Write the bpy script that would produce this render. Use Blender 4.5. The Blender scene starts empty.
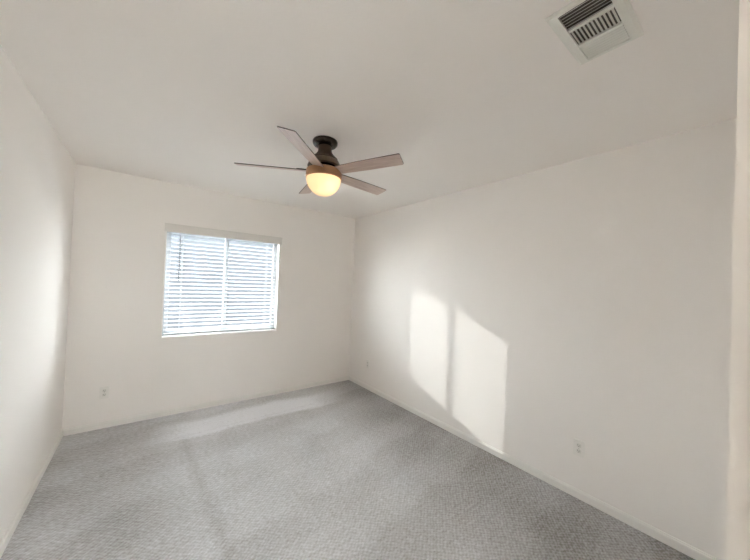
import bpy, bmesh, math
from mathutils import Vector, Matrix

S = bpy.context.scene
COL = S.collection
PI = math.pi

# ------------------------------------------------------------------ camera
CX, CY, CZ = 0.5373, -3.7817, 1.4671
PITCH, YAW, ROLL, FPX = 0.0122, -0.6571, 0.0391, 297.1178
_cy, _sy, _cp, _sp = math.cos(YAW), math.sin(YAW), math.cos(PITCH), math.sin(PITCH)
_fw = Vector((-_sy*_cp, _cy*_cp, _sp))
_rt = Vector((_cy, _sy, 0))
_up = _rt.cross(_fw)
_r2 = math.cos(ROLL)*_rt + math.sin(ROLL)*_up
_u2 = -math.sin(ROLL)*_rt + math.cos(ROLL)*_up
cam_data = bpy.data.cameras.new('camera')
cam = bpy.data.objects.new('camera', cam_data)
COL.objects.link(cam)
cam_data.sensor_fit = 'HORIZONTAL'
cam_data.sensor_width = 36.0
cam_data.lens = FPX*36.0/750.0
cam_data.clip_start = 0.02
cam.matrix_world = Matrix(((_r2.x, _u2.x, -_fw.x, CX), (_r2.y, _u2.y, -_fw.y, CY), (_r2.z, _u2.z, -_fw.z, CZ), (0, 0, 0, 1)))
S.camera = cam

# ------------------------------------------------------------------ light
SKY_STRENGTH = 10.0
SUN_STRENGTH = 0.7
EXPOSURE = 1.56
world = bpy.data.worlds.new('sky')
S.world = world
world.use_nodes = True
bg = world.node_tree.nodes['Background']
bg.inputs['Color'].default_value = (0.945, 0.97, 1.0, 1)
bg.inputs['Strength'].default_value = SKY_STRENGTH
# hazy sky: brighter and a little warmer towards the sun
_wt = world.node_tree
_tc = _wt.nodes.new('ShaderNodeTexCoord')
_dp = _wt.nodes.new('ShaderNodeVectorMath'); _dp.operation = 'DOT_PRODUCT'
_dp.inputs[1].default_value = Vector((-1.0, 1.13, 0.60)).normalized()
_wt.links.new(_tc.outputs['Generated'], _dp.inputs[0])
_mr = _wt.nodes.new('ShaderNodeMapRange'); _mr.interpolation_type = 'SMOOTHSTEP'
_mr.inputs['From Min'].default_value = 0.45; _mr.inputs['From Max'].default_value = 1.0
_mr.inputs['To Min'].default_value = SKY_STRENGTH; _mr.inputs['To Max'].default_value = SKY_STRENGTH*1.03
_wt.links.new(_dp.outputs['Value'], _mr.inputs['Value'])
_wt.links.new(_mr.outputs['Result'], bg.inputs['Strength'])

sun_data = bpy.data.lights.new('sun', 'SUN')
sun_data.energy = SUN_STRENGTH
sun_data.angle = math.radians(0.25)
sun_data.color = (1.0, 0.975, 0.94)
sun = bpy.data.objects.new('sun', sun_data)
COL.objects.link(sun)
sun.location = (-6, 7, 4)
sun.rotation_euler = Vector((1.0, -1.13, -0.398)).to_track_quat('-Z', 'Y').to_euler()

S.view_settings.view_transform = 'Standard'
S.view_settings.look = 'None'
S.view_settings.exposure = EXPOSURE
S.view_settings.gamma = 1.0
S.view_settings.use_curve_mapping = False
S.cycles.max_bounces = 16
S.cycles.diffuse_bounces = 12
S.cycles.glossy_bounces = 4
S.cycles.transmission_bounces = 8
S.cycles.caustics_reflective = False
S.cycles.caustics_refractive = False
S.cycles.sample_clamp_indirect = 6.0
S.cycles.use_denoising = True

# ------------------------------------------------------------------ room dimensions
W, D, H = 3.0300, 3.7628, 2.44           # back wall at y = 0, room runs towards -y
HALL_X, HALL_Y = 1.04, -6.4            # the entry passage the camera stands in
WX0, WX1, WZ0, WZ1 = 0.695, 1.885, 0.823, 1.975   # window opening
WT = 0.15                              # wall thickness

# ------------------------------------------------------------------ material helpers
def mat(name, color, rough=0.6, metal=0.0, spec=0.5):
    m = bpy.data.materials.new(name)
    m.use_nodes = True
    b = m.node_tree.nodes['Principled BSDF']
    b.inputs['Base Color'].default_value = (*color, 1)
    b.inputs['Roughness'].default_value = rough
    b.inputs['Metallic'].default_value = metal
    b.inputs['Specular IOR Level'].default_value = spec
    return m, m.node_tree, b

def N(t, kind, **kw):
    n = t.nodes.new(kind)
    for k, v in kw.items():
        setattr(n, k, v)
    return n

def math_node(t, op, a, b=None, clamp=False):
    n = N(t, 'ShaderNodeMath', operation=op, use_clamp=clamp)
    for i, x in enumerate((a, b)):
        if x is None:
            continue
        if isinstance(x, (int, float)):
            n.inputs[i].default_value = x
        else:
            t.links.new(x, n.inputs[i])
    return n.outputs[0]

def paint(name, color, rough=0.85, bump=0.12, scale=95.0, mottle=0.02):
    m, t, b = mat(name, color, rough, 0, 0.25)
    tc = N(t, 'ShaderNodeTexCoord')
    n1 = N(t, 'ShaderNodeTexNoise')
    n1.inputs['Scale'].default_value = scale
    n1.inputs['Detail'].default_value = 3
    n1.inputs['Roughness'].default_value = 0.5
    t.links.new(tc.outputs['Object'], n1.inputs['Vector'])
    bp = N(t, 'ShaderNodeBump')
    bp.inputs['Strength'].default_value = bump
    bp.inputs['Distance'].default_value = 0.004
    t.links.new(n1.outputs['Fac'], bp.inputs['Height'])
    t.links.new(bp.outputs['Normal'], b.inputs['Normal'])
    n2 = N(t, 'ShaderNodeTexNoise')
    n2.inputs['Scale'].default_value = 1.7
    n2.inputs['Detail'].default_value = 3
    t.links.new(tc.outputs['Object'], n2.inputs['Vector'])
    mx = N(t, 'ShaderNodeMix', data_type='RGBA')
    mx.inputs['A'].default_value = (*[c*(1-mottle) for c in color], 1)
    mx.inputs['B'].default_value = (*[min(1, c*(1+mottle)) for c in color], 1)
    t.links.new(n2.outputs['Fac'], mx.inputs['Factor'])
    t.links.new(mx.outputs['Result'], b.inputs['Base Color'])
    return m

M = {}
M['wall'] = paint('wall_paint', (0.915, 0.884, 0.850))
M['ceiling'] = paint('ceiling_paint', (0.915, 0.884, 0.850), 0.9, 0.2, 70.0)
M['trim'] = paint('trim_paint', (0.86, 0.84, 0.80), 0.45, 0.02, 40.0, 0.01)
M['plate'] = mat('outlet_plastic', (0.86, 0.84, 0.80), 0.35)[0]
M['slot'] = mat('outlet_slot', (0.14, 0.13, 0.12), 0.6)[0]
M['socket'] = mat('outlet_socket', (0.76, 0.745, 0.70), 0.4)[0]
M['vent'] = mat('vent_enamel', (0.80, 0.80, 0.75), 0.4)[0]
M['duct'] = mat('duct_dark', (0.11, 0.10, 0.085), 0.8)[0]
M['vinyl'] = mat('window_frame_grey', (0.42, 0.44, 0.46), 0.4)[0]
M['steel'] = mat('screw_steel', (0.6, 0.59, 0.56), 0.35, 0.9)[0]
M['cord'] = mat('blind_cord', (0.42, 0.43, 0.43), 0.8)[0]
M['wand'] = mat('wand_plastic', (0.16, 0.17, 0.18), 0.3)[0]
M['valance'] = mat('valance_white', (0.74, 0.715, 0.675), 0.5)[0]

def carpet():
    m, t, b = mat('carpet_pile', (0.3, 0.29, 0.28), 0.72, 0, 1.0)
    L = t.links.new
    tc = N(t, 'ShaderNodeTexCoord')
    # slightly wobbling coordinates for the tufts
    wob = N(t, 'ShaderNodeTexNoise'); wob.inputs['Scale'].default_value = 14; wob.inputs['Detail'].default_value = 2
    L(tc.outputs['Object'], wob.inputs['Vector'])
    va = N(t, 'ShaderNodeVectorMath', operation='MULTIPLY_ADD')
    va.inputs[1].default_value = (0.030, 0.030, 0)
    L(wob.outputs['Color'], va.inputs[0]); L(tc.outputs['Object'], va.inputs[2])
    sp = N(t, 'ShaderNodeSeparateXYZ'); L(va.outputs[0], sp.inputs[0])
    sx = math_node(t, 'SINE', math_node(t, 'MULTIPLY', sp.outputs['X'], 2*PI/0.030))
    sy = math_node(t, 'SINE', math_node(t, 'MULTIPLY', sp.outputs['Y'], 2*PI/0.026))
    lat = math_node(t, 'MULTIPLY_ADD', math_node(t, 'MULTIPLY', sx, sy), 0.5)
    lat.node.inputs[2].default_value = 0.5
    fine = N(t, 'ShaderNodeTexNoise'); fine.inputs['Scale'].default_value = 130; fine.inputs['Detail'].default_value = 3
    L(tc.outputs['Object'], fine.inputs['Vector'])
    hgt = math_node(t, 'ADD', math_node(t, 'MULTIPLY', lat, 0.55), math_node(t, 'MULTIPLY', fine.outputs['Fac'], 0.9))
    bp = N(t, 'ShaderNodeBump'); bp.inputs['Strength'].default_value = 0.25; bp.inputs['Distance'].default_value = 0.008
    L(hgt, bp.inputs['Height']); L(bp.outputs['Normal'], b.inputs['Normal'])
    # nap left by the vacuum: broad bands with soft, wandering edges
    so = N(t, 'ShaderNodeSeparateXYZ'); L(tc.outputs['Object'], so.inputs[0])
    big = N(t, 'ShaderNodeTexNoise'); big.inputs['Scale'].default_value = 1.3; big.inputs['Detail'].default_value = 3
    L(tc.outputs['Object'], big.inputs['Vector'])
    bandc = math_node(t, 'ADD', math_node(t, 'ADD', math_node(t, 'MULTIPLY', so.outputs['Y'], 1.0), math_node(t, 'MULTIPLY', so.outputs['X'], -0.16)), math_node(t, 'MULTIPLY', big.outputs['Fac'], 0.5))
    band = math_node(t, 'SINE', math_node(t, 'MULTIPLY', bandc, 2*PI/0.62))
    br = N(t, 'ShaderNodeValToRGB')
    br.color_ramp.elements[0].position = 0.30; br.color_ramp.elements[0].color = (0.0, 0.0, 0.0, 1)
    br.color_ramp.elements[1].position = 0.70; br.color_ramp.elements[1].color = (1, 1, 1, 1)
    L(math_node(t, 'MULTIPLY_ADD', band, 0.5), br.inputs['Fac']); br.inputs['Fac'].links[0].from_node.inputs[2].default_value = 0.5
    patch = N(t, 'ShaderNodeTexNoise'); patch.inputs['Scale'].default_value = 2.6; patch.inputs['Detail'].default_value = 4
    L(tc.outputs['Object'], patch.inputs['Vector'])
    pr = N(t, 'ShaderNodeValToRGB')
    pr.color_ramp.elements[0].position = 0.38; pr.color_ramp.elements[1].position = 0.62
    L(patch.outputs['Fac'], pr.inputs['Fac'])
    nap = math_node(t, 'ADD', math_node(t, 'MULTIPLY', br.outputs['Color'], 0.09), math_node(t, 'MULTIPLY', pr.outputs['Color'], 0.12))
    # crease lines pressed in by furniture that has gone: an L-shaped trace
    def line(coord, pos, half, other, lo, hi):
        d = math_node(t, 'ABSOLUTE', math_node(t, 'SUBTRACT', coord, pos))
        a = math_node(t, 'SUBTRACT', 1.0, math_node(t, 'DIVIDE', d, half), True)
        c = math_node(t, 'MULTIPLY', math_node(t, 'GREATER_THAN', other, lo), math_node(t, 'LESS_THAN', other, hi))
        return math_node(t, 'MULTIPLY', a, c)
    wx = math_node(t, 'ADD', so.outputs['X'], math_node(t, 'MULTIPLY', so.outputs['Y'], 0.06))
    wy = math_node(t, 'ADD', so.outputs['Y'], math_node(t, 'MULTIPLY', so.outputs['X'], -0.03))
    l1 = line(wx, 0.82, 0.06, so.outputs['Y'], -2.3, -0.55)
    l2 = line(wy, -0.60, 0.035, so.outputs['X'], 0.8, 2.2)
    crease = math_node(t, 'MAXIMUM', l1, l2)
    val = math_node(t, 'ADD', nap, math_node(t, 'MULTIPLY', math_node(t, 'ADD', lat, math_node(t, 'MULTIPLY', fine.outputs['Fac'], 1.6)), 0.24))
    val = math_node(t, 'SUBTRACT', val, math_node(t, 'MULTIPLY', crease, 0.15))
    mott = N(t, 'ShaderNodeTexNoise'); mott.inputs['Scale'].default_value = 48; mott.inputs['Detail'].default_value = 3; mott.inputs['Roughness'].default_value = 0.6
    mpm = N(t, 'ShaderNodeMapping'); mpm.inputs['Scale'].default_value = (0.7, 1.2, 1)
    L(tc.outputs['Object'], mpm.inputs['Vector']); L(mpm.outputs['Vector'], mott.inputs['Vector'])
    val = math_node(t, 'ADD', val, math_node(t, 'MULTIPLY', math_node(t, 'SUBTRACT', mott.outputs['Fac'], 0.5), 0.9))
    # vacuum lanes along the side walls; weaker light there is painted in too
    def nap_light(coord, a, b_, to):
        r = N(t, 'ShaderNodeMapRange'); r.interpolation_type = 'SMOOTHSTEP'
        r.inputs['From Min'].default_value = a; r.inputs['From Max'].default_value = b_; r.inputs['To Max'].default_value = to
        L(coord, r.inputs['Value']); return r.outputs['Result']
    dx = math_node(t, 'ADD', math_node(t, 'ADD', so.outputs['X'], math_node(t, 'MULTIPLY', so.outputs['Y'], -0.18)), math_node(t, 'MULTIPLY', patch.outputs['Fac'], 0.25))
    val = math_node(t, 'SUBTRACT', val, nap_light(dx, 2.35, 3.25, 0.42))
    val = math_node(t, 'SUBTRACT', val, nap_light(math_node(t, 'SUBTRACT', math_node(t, 'MULTIPLY', patch.outputs['Fac'], 0.3), so.outputs['X']), -0.75, -0.3, 0.22))
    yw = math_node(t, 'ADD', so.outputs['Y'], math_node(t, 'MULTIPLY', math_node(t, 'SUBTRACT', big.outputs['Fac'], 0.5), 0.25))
    lit_strip = math_node(t, 'MULTIPLY', nap_light(yw, -0.66, -0.58, 1.0), nap_light(math_node(t, 'MULTIPLY', yw, -1.0), 0.16, 0.32, 1.0))  # window light on the floor painted into the colour, along a vacuumed band
    lit_strip = math_node(t, 'MULTIPLY', lit_strip, nap_light(so.outputs['X'], 0.5, 1.0, 1.0))
    lit_strip = math_node(t, 'MULTIPLY', lit_strip, nap_light(math_node(t, 'MULTIPLY', so.outputs['X'], -1.0), -2.7, -2.0, 1.0))
    val = math_node(t, 'ADD', val, math_node(t, 'MULTIPLY', lit_strip, 0.48))
    val = math_node(t, 'MULTIPLY', math_node(t, 'ADD', val, 0.24), 0.87)
    cr = N(t, 'ShaderNodeValToRGB')
    cr.color_ramp.elements[0].position = 0.0; cr.color_ramp.elements[0].color = (0.19, 0.173, 0.152, 1)
    cr.color_ramp.elements[1].position = 1.0; cr.color_ramp.elements[1].color = (0.87, 0.885, 0.93, 1)
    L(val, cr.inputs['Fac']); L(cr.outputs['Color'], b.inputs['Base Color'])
    b.inputs['Sheen Weight'].default_value = 0.15
    return m
M['carpet'] = carpet()

def wood():
    m, t, b = mat('blade_wood', (0.42, 0.33, 0.28), 0.33)
    tc = N(t, 'ShaderNodeTexCoord')
    mp = N(t, 'ShaderNodeMapping'); mp.inputs['Scale'].default_value = (4, 60, 20)
    t.links.new(tc.outputs['Object'], mp.inputs['Vector'])
    n = N(t, 'ShaderNodeTexNoise'); n.inputs['Scale'].default_value = 1.5; n.inputs['Detail'].default_value = 4
    t.links.new(mp.outputs['Vector'], n.inputs['Vector'])
    cr = N(t, 'ShaderNodeValToRGB')
    cr.color_ramp.elements[0].position = 0.3; cr.color_ramp.elements[0].color = (0.50, 0.375, 0.325, 1)
    cr.color_ramp.elements[1].position = 0.7; cr.color_ramp.elements[1].color = (0.66, 0.535, 0.475, 1)
    t.links.new(n.outputs['Fac'], cr.inputs['Fac']); t.links.new(cr.outputs['Color'], b.inputs['Base Color'])
    return m
M['wood'] = wood()
M['blade_edge'] = mat('blade_edge', (0.10, 0.075, 0.06), 0.5)[0]

def bronze(name, color, rough):
    m, t, b = mat(name, color, rough, 0.85)
    tc = N(t, 'ShaderNodeTexCoord')
    mp = N(t, 'ShaderNodeMapping'); mp.inputs['Scale'].default_value = (12, 12, 320)
    t.links.new(tc.outputs['Object'], mp.inputs['Vector'])
    n = N(t, 'ShaderNodeTexNoise'); n.inputs['Scale'].default_value = 2
    t.links.new(mp.outputs['Vector'], n.inputs['Vector'])
    mr = N(t, 'ShaderNodeMapRange'); mr.inputs['To Min'].default_value = rough-0.06; mr.inputs['To Max'].default_value = rough+0.08
    t.links.new(n.outputs['Fac'], mr.inputs['Value']); t.links.new(mr.outputs['Result'], b.inputs['Roughness'])
    return m
M['bronze'] = bronze('brushed_bronze', (0.175, 0.138, 0.096), 0.36)
M['bronze_dark'] = bronze('dark_bronze', (0.035, 0.028, 0.024), 0.20)
M['band'] = bronze('fitter_bronze', (0.50, 0.29, 0.16), 0.38)  # bronze with the lit bowl's orange glow put into its colour

def slat_mat():
    m, t, b = mat('slat_white', (0.52, 0.53, 0.54), 0.5)
    tc = N(t, 'ShaderNodeTexCoord')
    mp = N(t, 'ShaderNodeMapping'); mp.inputs['Scale'].default_value = (3, 80, 80)
    t.links.new(tc.outputs['Object'], mp.inputs['Vector'])
    n = N(t, 'ShaderNodeTexNoise'); n.inputs['Scale'].default_value = 2
    t.links.new(mp.outputs['Vector'], n.inputs['Vector'])
    bp = N(t, 'ShaderNodeBump'); bp.inputs['Strength'].default_value = 0.04; bp.inputs['Distance'].default_value = 0.001
    t.links.new(n.outputs['Fac'], bp.inputs['Height']); t.links.new(bp.outputs['Normal'], b.inputs['Normal'])
    return m
M['slat'] = slat_mat()

def glass_pane():
    m = bpy.data.materials.new('window_glass'); m.use_nodes = True
    t = m.node_tree
    for n in list(t.nodes):
        if n.type != 'OUTPUT_MATERIAL': t.nodes.remove(n)
    out = [n for n in t.nodes if n.type == 'OUTPUT_MATERIAL'][0]
    tr = N(t, 'ShaderNodeBsdfTransparent'); tr.inputs['Color'].default_value = (0.93, 0.95, 0.95, 1)
    gl = N(t, 'ShaderNodeBsdfGlossy'); gl.inputs['Roughness'].default_value = 0.02
    mx = N(t, 'ShaderNodeMixShader'); mx.inputs['Fac'].default_value = 0.06
    t.links.new(tr.outputs[0], mx.inputs[1]); t.links.new(gl.outputs[0], mx.inputs[2]); t.links.new(mx.outputs[0], out.inputs['Surface'])
    return m
M['glass'] = glass_pane()

def globe_mat():
    m = bpy.data.materials.new('frosted_globe'); m.use_nodes = True
    t = m.node_tree
    for n in list(t.nodes):
        if n.type != 'OUTPUT_MATERIAL': t.nodes.remove(n)
    out = [n for n in t.nodes if n.type == 'OUTPUT_MATERIAL'][0]
    tl = N(t, 'ShaderNodeBsdfTranslucent'); tl.inputs['Color'].default_value = (0.95, 0.86, 0.68, 1)
    df = N(t, 'ShaderNodeBsdfPrincipled'); df.inputs['Base Color'].default_value = (0.85, 0.80, 0.70, 1); df.inputs['Roughness'].default_value = 0.25
    em = N(t, 'ShaderNodeEmission'); em.inputs['Color'].default_value = (1.0, 0.66, 0.33, 1); em.inputs['Strength'].default_value = 0.17
    mx = N(t, 'ShaderNodeMixShader'); mx.inputs['Fac'].default_value = 0.25
    ad = N(t, 'ShaderNodeAddShader')
    t.links.new(tl.outputs[0], mx.inputs[1]); t.links.new(df.outputs[0], mx.inputs[2])
    t.links.new(mx.outputs[0], ad.inputs[0]); t.links.new(em.outputs[0], ad.inputs[1]); t.links.new(ad.outputs[0], out.inputs['Surface'])
    return m
M['globe'] = globe_mat()

def ground_mat():
    m, t, b = mat('yard_concrete', (0.55, 0.53, 0.5), 0.9)
    n = N(t, 'ShaderNodeTexNoise'); n.inputs['Scale'].default_value = 8
    cr = N(t, 'ShaderNodeValToRGB')
    cr.color_ramp.elements[0].color = (0.68, 0.66, 0.63, 1); cr.color_ramp.elements[1].color = (0.8, 0.79, 0.77, 1)
    t.links.new(n.outputs['Fac'], cr.inputs['Fac']); t.links.new(cr.outputs['Color'], b.inputs['Base Color'])
    return m
M['ground'] = ground_mat()

# ------------------------------------------------------------------ mesh helpers
def box(bm, x0, x1, y0, y1, z0, z1, mi=0):
    vs = [bm.verts.new((x, y, z)) for z in (z0, z1) for y in (y0, y1) for x in (x0, x1)]
    fs = [bm.faces.new([vs[i] for i in f]) for f in ((0, 2, 3, 1), (4, 5, 7, 6), (0, 1, 5, 4), (2, 6, 7, 3), (0, 4, 6, 2), (1, 3, 7, 5))]
    for f in fs: f.material_index = mi
    return vs, fs

def bevel_all(bm, off, seg=2):
    bmesh.ops.bevel(bm, geom=list(bm.edges), offset=off, segments=seg, affect='EDGES', profile=0.6)

def lathe(bm, prof, n=48):
    """prof: (radius, z) from top to bottom about the local z axis."""
    rings = []
    for r, z in prof:
        if r < 1e-6:
            rings.append([bm.verts.new((0, 0, z))])
        else:
            rings.append([bm.verts.new((r*math.cos(2*PI*i/n), r*math.sin(2*PI*i/n), z)) for i in range(n)])
    for a, b in zip(rings[:-1], rings[1:]):
        for i in range(n):
            j = (i+1) % n
            if len(a) == 1 and len(b) == 1: continue
            if len(a) == 1: bm.faces.new((a[0], b[i], b[j]))
            elif len(b) == 1: bm.faces.new((a[i], b[0], a[j]))
            else: bm.faces.new((a[i], b[i], b[j], a[j]))
    return rings

def tube(bm, p0, p1, r, n=10):
    p0, p1 = Vector(p0), Vector(p1)
    q = (p1-p0).to_track_quat('Z', 'Y')
    R0 = [bm.verts.new(p0+q@Vector((r*math.cos(2*PI*i/n), r*math.sin(2*PI*i/n), 0))) for i in range(n)]
    R1 = [bm.verts.new(p1+q@Vector((r*math.cos(2*PI*i/n), r*math.sin(2*PI*i/n), 0))) for i in range(n)]
    for i in range(n):
        bm.faces.new((R0[i], R0[(i+1) % n], R1[(i+1) % n], R1[i]))
    bm.faces.new(R0[::-1]); bm.faces.new(R1)

def obj(name, bm, mats, parent=None, smooth=False, loc=None):
    bmesh.ops.recalc_face_normals(bm, faces=list(bm.faces))
    me = bpy.data.meshes.new(name)
    bm.to_mesh(me); bm.free()
    for m in (mats if isinstance(mats, (list, tuple)) else [mats]): me.materials.append(m)
    if smooth:
        for p in me.polygons: p.use_smooth = True
        try: me.set_sharp_from_angle(angle=math.radians(35))
        except Exception: pass
    o = bpy.data.objects.new(name, me)
    COL.objects.link(o)
    if parent: o.parent = parent
    if loc: o.location = loc
    return o

def struct(name, bm, mats, parent=None, smooth=False, label=None):
    o = obj(name, bm, mats, parent, smooth)
    if not parent: o['kind'] = 'structure'
    if label and not parent: o['label'] = label
    return o

def thing(name, label, cat, loc=(0, 0, 0), rotz=0, group=None):
    o = bpy.data.objects.new(name, None)
    COL.objects.link(o)
    o.empty_display_size = 0.1
    o.location = loc; o.rotation_euler = (0, 0, rotz)
    o['label'] = label; o['category'] = cat
    if group: o['group'] = group
    return o

def B(): return bmesh.new()

# ------------------------------------------------------------------ the setting
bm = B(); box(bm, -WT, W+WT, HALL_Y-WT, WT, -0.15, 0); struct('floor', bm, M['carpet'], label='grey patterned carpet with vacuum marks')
bm = B(); box(bm, -WT, W+WT, HALL_Y-WT, WT, H, H+0.15); struct('ceiling', bm, M['ceiling'], label='plain off-white ceiling')
bm = B(); box(bm, -WT, 0, HALL_Y-WT, WT, 0, H); struct('wall_left', bm, M['wall'])
bm = B(); box(bm, W, W+WT, -D, WT, 0, H); struct('wall_right', bm, M['wall'])

# back wall: one skin with the window opening cut through
bm = B()
xs, zs = [0, WX0, WX1, W], [0, WZ0, WZ1, H]
for y, flip in ((0, 1), (WT, 0)):
    g = [[bm.verts.new((x, y, z)) for x in xs] for z in zs]
    for j in range(3):
        for i in range(3):
            if i == 1 and j == 1: continue
            f = [g[j][i], g[j][i+1], g[j+1][i+1], g[j+1][i]]
            bm.faces.new(f if flip else f[::-1])
    if flip: ga = g
    else: gb = g
loop = [(1, 1), (1, 2), (2, 2), (2, 1)]
for k in range(4):
    (j0, i0), (j1, i1) = loop[k], loop[(k+1) % 4]
    bm.faces.new((ga[j0][i0], ga[j1][i1], gb[j1][i1], gb[j0][i0]))
rim = [(0, i) for i in range(4)]+[(j, 3) for j in (1, 2, 3)]+[(3, i) for i in (2, 1, 0)]+[(j, 0) for j in (2, 1)]
for k in range(len(rim)):
    (j0, i0), (j1, i1) = rim[k], rim[(k+1) % len(rim)]
    bm.faces.new((ga[j0][i0], gb[j0][i0], gb[j1][i1], ga[j1][i1]))
# softly rounded drywall edge round the opening
ed = [e for e in bm.edges if all(abs(v.co.y) < 1e-6 for v in e.verts) and
      all(WX0-1e-4 <= v.co.x <= WX1+1e-4 and WZ0-1e-4 <= v.co.z <= WZ1+1e-4 for v in e.verts)]
bmesh.ops.recalc_face_normals(bm, faces=list(bm.faces))
bmesh.ops.bevel(bm, geom=ed, offset=0.008, segments=3, affect='EDGES')
struct('wall_back', bm, M['wall'])

# the mass beside the entry passage, its corner a rounded bullnose
bm = B(); vs, fs = box(bm, HALL_X, W+WT, HALL_Y-WT, -D, 0, H)
ed = [e for e in bm.edges if all(abs(v.co.x-HALL_X) < 1e-6 and abs(v.co.y+D) < 1e-6 for v in e.verts)]
bmesh.ops.bevel(bm, geom=ed, offset=0.019, segments=8, affect='EDGES')
struct('wall_front', bm, M['wall'], smooth=True, label='rounded wall corner at the right edge of the photo')
DX0, DX1, DZ = 0.11, 0.91, 2.05       # added unseen door opening at the passage end, sized for fill daylight
bm = B()
box(bm, 0, DX0, HALL_Y-WT, HALL_Y, 0, H); box(bm, DX1, HALL_X, HALL_Y-WT, HALL_Y, 0, H); box(bm, DX0, DX1, HALL_Y-WT, HALL_Y, DZ, H)
struct('wall_entry', bm, M['wall'])
bm = B(); y0, y1 = HALL_Y-0.10, HALL_Y-0.05
box(bm, DX0+0.002, DX0+0.07, y0, y1, 0.002, DZ-0.002); box(bm, DX1-0.07, DX1-0.002, y0, y1, 0.002, DZ-0.002)
box(bm, DX0+0.07, DX1-0.07, y0, y1, 0.002, 1.2); box(bm, DX0+0.07, DX1-0.07, y0, y1, DZ-0.07, DZ-0.002)
dr = struct('fill_door_1', bm, M['trim'], label='added white half-glazed door behind the camera, unseen, admits fill daylight')
bm = B(); box(bm, DX0+0.065, DX1-0.065, HALL_Y-0.077, HALL_Y-0.073, 1.195, DZ-0.065); obj('pane', bm, M['glass'], dr)

def baseboard(name, p0, p1, nrm):
    """moulded profile swept along a wall from p0 to p1; nrm points into the room"""
    prof = [(0, 0), (0.010, 0), (0.010, 0.042), (0.0085, 0.049), (0.005, 0.053), (0.004, 0.058), (0, 0.060)]
    bm = B()
    n = Vector((*nrm, 0))
    rings = [[bm.verts.new(Vector((*p, 0))+n*d+Vector((0, 0, z))) for d, z in prof] for p in (p0, p1)]
    for i in range(len(prof)):
        j = (i+1) % len(prof)
        bm.faces.new((rings[0][i], rings[0][j], rings[1][j], rings[1][i]))
    bm.faces.new(rings[0]); bm.faces.new(rings[1][::-1])
    return struct(name, bm, M['trim'])
baseboard('baseboard_back', (0.0, 0), (W, 0), (0, -1))
baseboard('baseboard_left', (0, HALL_Y), (0, -0.013), (1, 0))
baseboard('baseboard_right', (W, -D), (W, -0.013), (-1, 0))
baseboard('baseboard_front', (HALL_X+0.03, -D), (W-0.013, -D), (0, 1))

# the yard outside the window
bm = B(); box(bm, -25, 25, -40, 40, -0.35, -0.2); struct('ground', bm, M['ground'])

# added near-black wall outside, put in to darken the view between the slats
M['gap_dimmer'] = paint('gap_dimmer_dark', (0.030, 0.034, 0.039), 0.95, 0.3, 60.0, 0.06)
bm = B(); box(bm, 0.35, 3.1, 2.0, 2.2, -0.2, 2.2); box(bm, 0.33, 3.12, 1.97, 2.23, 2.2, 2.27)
struct('wall_gap_dimmer', bm, M['gap_dimmer'], label='added dark wall outside, darkens the view through the blind')

# ------------------------------------------------------------------ window_1: vinyl slider set towards the outside of the wall
bm = B()
fy0, fy1 = 0.075, 0.135
fw_ = 0.022
box(bm, WX0+0.002, WX0+fw_, fy0, fy1, WZ0+0.002, WZ1-0.002); box(bm, WX1-fw_, WX1-0.002, fy0, fy1, WZ0+0.002, WZ1-0.002)
box(bm, WX0+fw_, WX1-fw_, fy0, fy1, WZ0+0.002, WZ0+fw_); box(bm, WX0+fw_, WX1-fw_, fy0, fy1, WZ1-fw_, WZ1-0.002)
win = struct('window_1', bm, M['vinyl'], label='white vinyl sliding window behind the blind')
xm = 0.5*(WX0+WX1)
def sash(x0, x1, y0, y1):
    bm = B(); s = 0.026
    z0, z1 = WZ0+fw_, WZ1-fw_
    box(bm, x0, x0+s, y0, y1, z0, z1); box(bm, x1-s, x1, y0, y1, z0, z1)
    box(bm, x0+s, x1-s, y0, y1, z0, z0+s); box(bm, x0+s, x1-s, y0, y1, z1-s, z1)
    fr = obj('sash', bm, M['vinyl'], win)
    ym = 0.5*(y0+y1)
    bm = B(); box(bm, x0+s-0.004, x1-s+0.004, ym-0.002, ym+0.002, z0+s-0.004, z1-s+0.004)
    obj('pane', bm, M['glass'], fr)
sash(WX0+fw_, xm+0.024, 0.108, 0.130)
sash(xm-0.024, WX1-fw_, 0.082, 0.104)

# ------------------------------------------------------------------ window blind
bl = thing('window_blind', 'white horizontal slat blind with flat valance hanging in the window', 'blind', (xm, 0, WZ0))
zt = WZ1-WZ0
hw = (WX1-WX0)/2
bm = B(); box(bm, -hw-0.020, hw+0.020, -0.026, -0.014, zt-0.052, zt+0.030)
box(bm, -hw-0.020, -hw-0.008, -0.014, -0.001, zt-0.052, zt+0.030); box(bm, hw+0.008, hw+0.020, -0.014, -0.001, zt-0.052, zt+0.030)
box(bm, -hw-0.022, hw+0.022, -0.031, -0.014, zt+0.018, zt+0.034)
obj('valance', bm, M['valance'], bl)
bm = B(); box(bm, -hw+0.004, hw-0.004, 0.004, 0.056, zt-0.042, zt-0.002)
obj('headrail', bm, M['slat'], bl)
YS = 0.032           # slat centre line
PITCH_S = 0.0440
TILT = math.radians(-11)
SW, ST = 0.050, 0.0024
sl_x = hw-0.012
zb = 0.048
nsl = int((zt-0.060-zb)/PITCH_S)
zslats = [zb+PITCH_S*(i+0.55) for i in range(nsl+1)]
bm = B()
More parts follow.
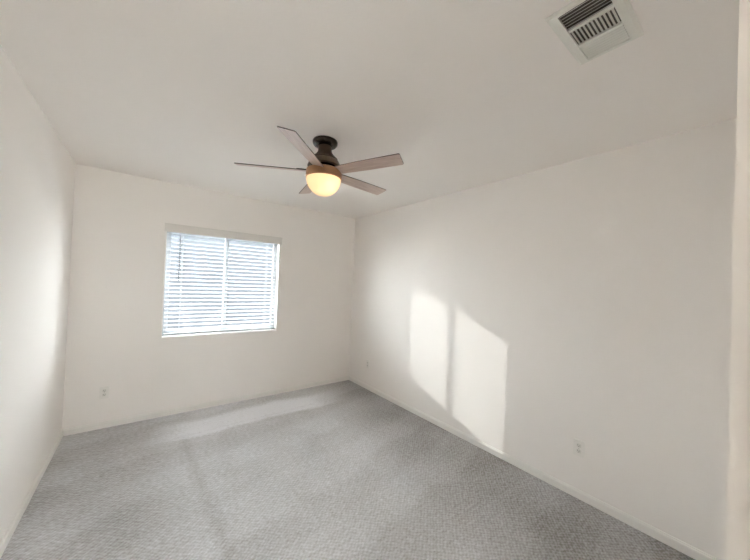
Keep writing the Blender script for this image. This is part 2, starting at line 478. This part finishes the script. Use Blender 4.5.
for zc in zslats:
    sec = []
    for k in range(7):
        u = -1+2*k/6
        sec.append((u*SW/2, 0.0022*(1-u*u)))
    def P(x, u, h):
        y = u*math.cos(TILT)+h*math.sin(TILT)
        z = -u*math.sin(TILT)+h*math.cos(TILT)
        return bm.verts.new((x, YS+y, zc+z))
    ring = [(u, h+ST/2) for u, h in sec]+[(u, h-ST/2) for u, h in reversed(sec)]
    A = [P(-sl_x, *q) for q in ring]; C_ = [P(sl_x, *q) for q in ring]
    for i in range(len(ring)):
        j = (i+1) % len(ring)
        bm.faces.new((A[i], A[j], C_[j], C_[i]))
    bm.faces.new(A[::-1]); bm.faces.new(C_)
obj('slats', bm, M['slat'], bl)
bm = B(); box(bm, -sl_x, sl_x, YS-0.025, YS+0.025, 0.018, 0.036); bevel_all(bm, 0.004, 2)
obj('bottom_rail', bm, M['slat'], bl)
for xo in (-0.45, 0.0, 0.45):
    bm = B()
    yo = 0.026
    for s in (-1, 1):
        box(bm, xo-0.0012, xo+0.0012, YS+s*yo-0.0006, YS+s*yo+0.0006, 0.036, zt-0.042)
    box(bm, xo+0.006, xo+0.0078, YS-0.0009, YS+0.0009, 0.036, zt-0.042)
    for zc in zslats:
        tube(bm, (xo, YS-yo, zc-0.0068), (xo, YS+yo, zc+0.0048), 0.0007, 5)
    obj('ladder_cord', bm, M['cord'], bl)
bm = B(); xw = 0.815-xm
tube(bm, (xw, -0.002, zt-0.050), (xw, -0.002, zt-0.075), 0.0022, 8)
tube(bm, (xw, -0.002, zt-0.075), (xw, -0.003, 0.60), 0.0058, 8)
tube(bm, (xw, -0.003, 0.60), (xw, -0.003, 0.585), 0.0058, 8)
obj('tilt_wand', bm, M['wand'], bl, True)

# ------------------------------------------------------------------ ceiling fan
fan = thing('ceiling_fan', 'five-blade ceiling fan with lit frosted bowl mounted close to the ceiling', 'ceiling fan', (1.4995-0.030*_fw.x+0.006*_rt.x, -1.8995-0.030*_fw.y+0.006*_rt.y, H))
FAN_DZ = 0.012
def lat_part(name, prof, m, parent=fan, n=56):
    bm = B(); lathe(bm, [(r, z-H-(FAN_DZ if z < 2.399 else 0)) for r, z in prof], n)
    return obj(name, bm, m, parent, True)
lat_part('canopy', [(0, 2.4395), (0.083, 2.4395), (0.086, 2.433), (0.085, 2.420), (0.078, 2.409), (0.064, 2.402), (0.046, 2.400), (0, 2.400)], M['bronze_dark'])
lat_part('neck', [(0.046, 2.404), (0.047, 2.39), (0.048, 2.378), (0.053, 2.366), (0.066, 2.350), (0.082, 2.334), (0.090, 2.327), (0.090, 2.324), (0, 2.324)], M['bronze'])
lat_part('motor_collar', [(0, 2.3245), (0.084, 2.3245), (0.084, 2.317), (0, 2.317)], M['bronze_dark'])
lat_part('motor_housing', [(0, 2.3175), (0.092, 2.3175), (0.098, 2.311), (0.106, 2.295), (0.112, 2.280), (0.114, 2.272), (0, 2.272)], M['bronze'])
lat_part('rotor_plate', [(0, 2.2725), (0.088, 2.2725), (0.088, 2.247), (0, 2.247)], M['bronze_dark'])
band = lat_part('light_fitter', [(0, 2.2475), (0.112, 2.2475), (0.120, 2.243), (0.1235, 2.234), (0.1235, 2.192), (0.119, 2.187), (0.116, 2.187), (0.116, 2.21), (0, 2.21)], M['band'])
gl = []
for k in range(15):
    a = k/14*PI/2
    gl.append((0.1175*math.cos(a) if k < 14 else 0.0, 2.188-0.117*math.sin(a)))
lat_part('glass_bowl', [(0.1150, 2.200), (0.1175, 2.194)]+gl, M['globe'], fan)
BL_Z, BL_PH, BL_PITCH = 2.2240, 2.6361, -0.2503
R0, RA, RB = 0.115, 0.573, 0.583       # root radius, the two tip corners
for k in range(5):
    a = BL_PH+k*2*PI/5
    bm = B()
    wr, wt, th = 0.082, 0.101, 0.0055
    pts = [(R0, -wr/2), (0.30, -0.097/2), (RB-0.006, -wt/2), (RB, -wt/2+0.006), (RA+0.001, wt/2-0.006), (RA-0.006, wt/2), (0.30, 0.097/2), (R0, wr/2)]
    top = [bm.verts.new((x, y, th/2)) for x, y in pts]; bot = [bm.verts.new((x, y, -th/2)) for x, y in pts]
    bm.faces.new(top); bm.faces.new(bot[::-1])
    for i in range(len(pts)):
        j = (i+1) % len(pts)
        f = bm.faces.new((top[i], bot[i], bot[j], top[j])); f.material_index = 1
    bd = obj('blade', bm, [M['wood'], M['blade_edge']], fan)
    bd.location = (0, 0, BL_Z-H)
    bd.rotation_euler = Matrix(((math.cos(a), -math.sin(a), 0), (math.sin(a), math.cos(a), 0), (0, 0, 1))).to_4x4().to_euler()
    bd.rotation_euler = (Matrix.Rotation(a, 4, 'Z') @ Matrix.Rotation(BL_PITCH, 4, 'X')).to_euler()
    bm = B()
    pp = [(0.070, -0.020), (0.120, -0.026), (0.165, -0.030), (0.185, -0.018), (0.185, 0.018), (0.165, 0.030), (0.120, 0.026), (0.070, 0.020)]
    t_ = [bm.verts.new((x, y, 0.0085)) for x, y in pp]; b_ = [bm.verts.new((x, y, 0.0029)) for x, y in pp]
    bm.faces.new(t_); bm.faces.new(b_[::-1])
    for i in range(len(pp)):
        j = (i+1) % len(pp); bm.faces.new((t_[i], b_[i], b_[j], t_[j]))
    for sx, sy in ((0.150, 0.014), (0.150, -0.014), (0.172, 0.0)):
        tube(bm, (sx, sy, 0.0080), (sx, sy, 0.0105), 0.004, 8)
    obj('blade_arm', bm, M['bronze_dark'], bd)
bulb = bpy.data.lights.new('bulb', 'POINT')
bulb.energy = 0.065; bulb.color = (1.0, 0.80, 0.52); bulb.shadow_soft_size = 0.02
bo = bpy.data.objects.new('bulb', bulb); COL.objects.link(bo); bo.parent = fan
bo.location = (0.035*_rt.x-0.035*_fw.x, 0.035*_rt.y-0.035*_fw.y, 2.140-H)

# ------------------------------------------------------------------ ceiling vent (three-way register)
VX0, VX1, VY0, VY1 = 1.634, 1.976, -3.503, -3.297
IX0, IX1, IY0, IY1 = 1.656, 1.953, -3.467, -3.333
vt = thing('ceiling_vent', 'white rectangular three-way air vent in the ceiling', 'vent', (0.5*(VX0+VX1), 0.5*(VY0+VY1), H))
ox, oy = vt.location.x, vt.location.y
bm = B()
def fr(x0, x1, y0, y1, z): return [bm.verts.new((x-ox, y-oy, z)) for x, y in ((x0, y0), (x1, y0), (x1, y1), (x0, y1))]
rs = [fr(VX0, VX1, VY0, VY1, -0.0005), fr(VX0, VX1, VY0, VY1, -0.004), fr(VX0+0.008, VX1-0.008, VY0+0.010, VY1-0.010, -0.010),
      fr(IX0-0.002, IX1+0.002, IY0-0.002, IY1+0.002, -0.010), fr(IX0-0.002, IX1+0.002, IY0-0.002, IY1+0.002, -0.0005)]
for a, b in zip(rs[:-1], rs[1:]):
    for i in range(4): bm.faces.new((a[i], a[(i+1) % 4], b[(i+1) % 4], b[i]))
for i in range(4): bm.faces.new((rs[-1][i], rs[-1][(i+1) % 4], rs[0][(i+1) % 4], rs[0][i]))
obj('frame', bm, M['vent'], vt)
bm = B(); box(bm, IX0-0.002-ox, IX1+0.002-ox, IY0-0.002-oy, IY1+0.002-oy, -0.0012, -0.0004); obj('duct_opening', bm, M['duct'], vt)
for x in (1.7505, 1.8525):
    bm = B(); box(bm, x-0.0055-ox, x+0.0055-ox, IY0-oy, IY1-oy, -0.0105, -0.0012); obj('divider', bm, M['vent'], vt)
def louver(bm, c, along, length, width, tilt):
    """thin blade: along = unit axis of its length, tilt about it"""
    al = Vector(along); ac = Vector((0, 0, 1)).cross(al)
    v = ac*math.cos(tilt)+Vector((0, 0, 1))*math.sin(tilt); n = al.cross(v)
    c = Vector(c)
    prof = [(-1, 0.0), (-0.4, 0.0011), (0.3, 0.0013), (1, 0.0)]
    prof = [(q, h+0.0004) for q, h in prof]+[(q, h-0.0004) for q, h in prof[::-1]]
    r_ = [[bm.verts.new(c+al*e*length/2+v*q*width/2+n*h) for q, h in prof] for e in (-1, 1)]
    m_ = len(prof)
    for i in range(m_): bm.faces.new((r_[0][i], r_[0][(i+1) % m_], r_[1][(i+1) % m_], r_[1][i]))
    bm.faces.new(r_[0][::-1]); bm.faces.new(r_[1])
for k in range(6):
    bm = B(); louver(bm, (1.664+0.0145*k-ox, 0.5*(IY0+IY1)-oy, -0.0062), (0, 1, 0), IY1-IY0, 0.012, math.radians(-40)); obj('louver', bm, M['vent'], vt)
for k in range(11):
    bm = B(); louver(bm, (1.8015-ox, IY0+0.006+0.0122*k-oy, -0.0062), (1, 0, 0), 0.090, 0.012, math.radians(42)); obj('louver', bm, M['vent'], vt)
for k in range(7):
    bm = B(); louver(bm, (1.865+0.0140*k-ox, 0.5*(IY0+IY1)-oy, -0.0062), (0, 1, 0), IY1-IY0, 0.0105, math.radians(24)); obj('louver', bm, M['vent'], vt)
for sy_ in (VY0+0.018, VY1-0.018):
    bm = B(); tube(bm, (0, sy_-oy, -0.0085), (0, sy_-oy, -0.0112), 0.0035, 12); obj('screw', bm, M['vent'], vt)

# ------------------------------------------------------------------ wall outlets
def outlet(label, loc, rotz):
    o = thing('wall_outlet', label, 'outlet', loc, rotz, None)
    bm = B(); box(bm, -0.035, 0.035, -0.0062, -0.0003, -0.0575, 0.0575)
    ed = [e for e in bm.edges if not all(v.co.y > -0.001 for v in e.verts)]
    bmesh.ops.bevel(bm, geom=ed, offset=0.003, segments=3, affect='EDGES')
    obj('cover_plate', bm, M['plate'], o)
    for s in (-1, 1):
        bm = B()
        zc = s*0.0195
        prof = []
        for i in range(28):
            a = 2*PI*i/28
            x = max(-0.0145, min(0.0145, 0.0172*math.cos(a))); z = max(-0.0135, min(0.0135, 0.0172*math.sin(a)))
            prof.append((x, z))
        f0 = [bm.verts.new((x, -0.0060, zc+z)) for x, z in prof]; f1 = [bm.verts.new((x*0.96, -0.0078, zc+z*0.96)) for x, z in prof]
        bm.faces.new(f1)
        for i in range(28): bm.faces.new((f0[i], f0[(i+1) % 28], f1[(i+1) % 28], f1[i]))
        rc = obj('receptacle', bm, M['socket'], o)
        bm = B()
        box(bm, -0.0072, -0.0052, -0.0083, -0.0077, zc-0.001, zc+0.008); box(bm, 0.0052, 0.0070, -0.0083, -0.0077, zc+0.000, zc+0.007)
        tube(bm, (0, -0.0083, zc-0.006), (0, -0.0077, zc-0.006), 0.0024, 12)
        obj('slot', bm, M['slot'], rc)
    bm = B(); tube(bm, (0, -0.0061, 0), (0, -0.0074, 0), 0.0031, 12); obj('screw', bm, M['steel'], o)
    return o
outlet('white duplex outlet low on the back wall left of the window', (0.270, 0, 0.335), 0)
outlet('white duplex outlet low on the right wall nearest the camera', (W, -3.010, 0.352), -PI/2)
outlet('faint white outlet on the right wall close to the far corner', (W, -0.465, 0.345), -PI/2)
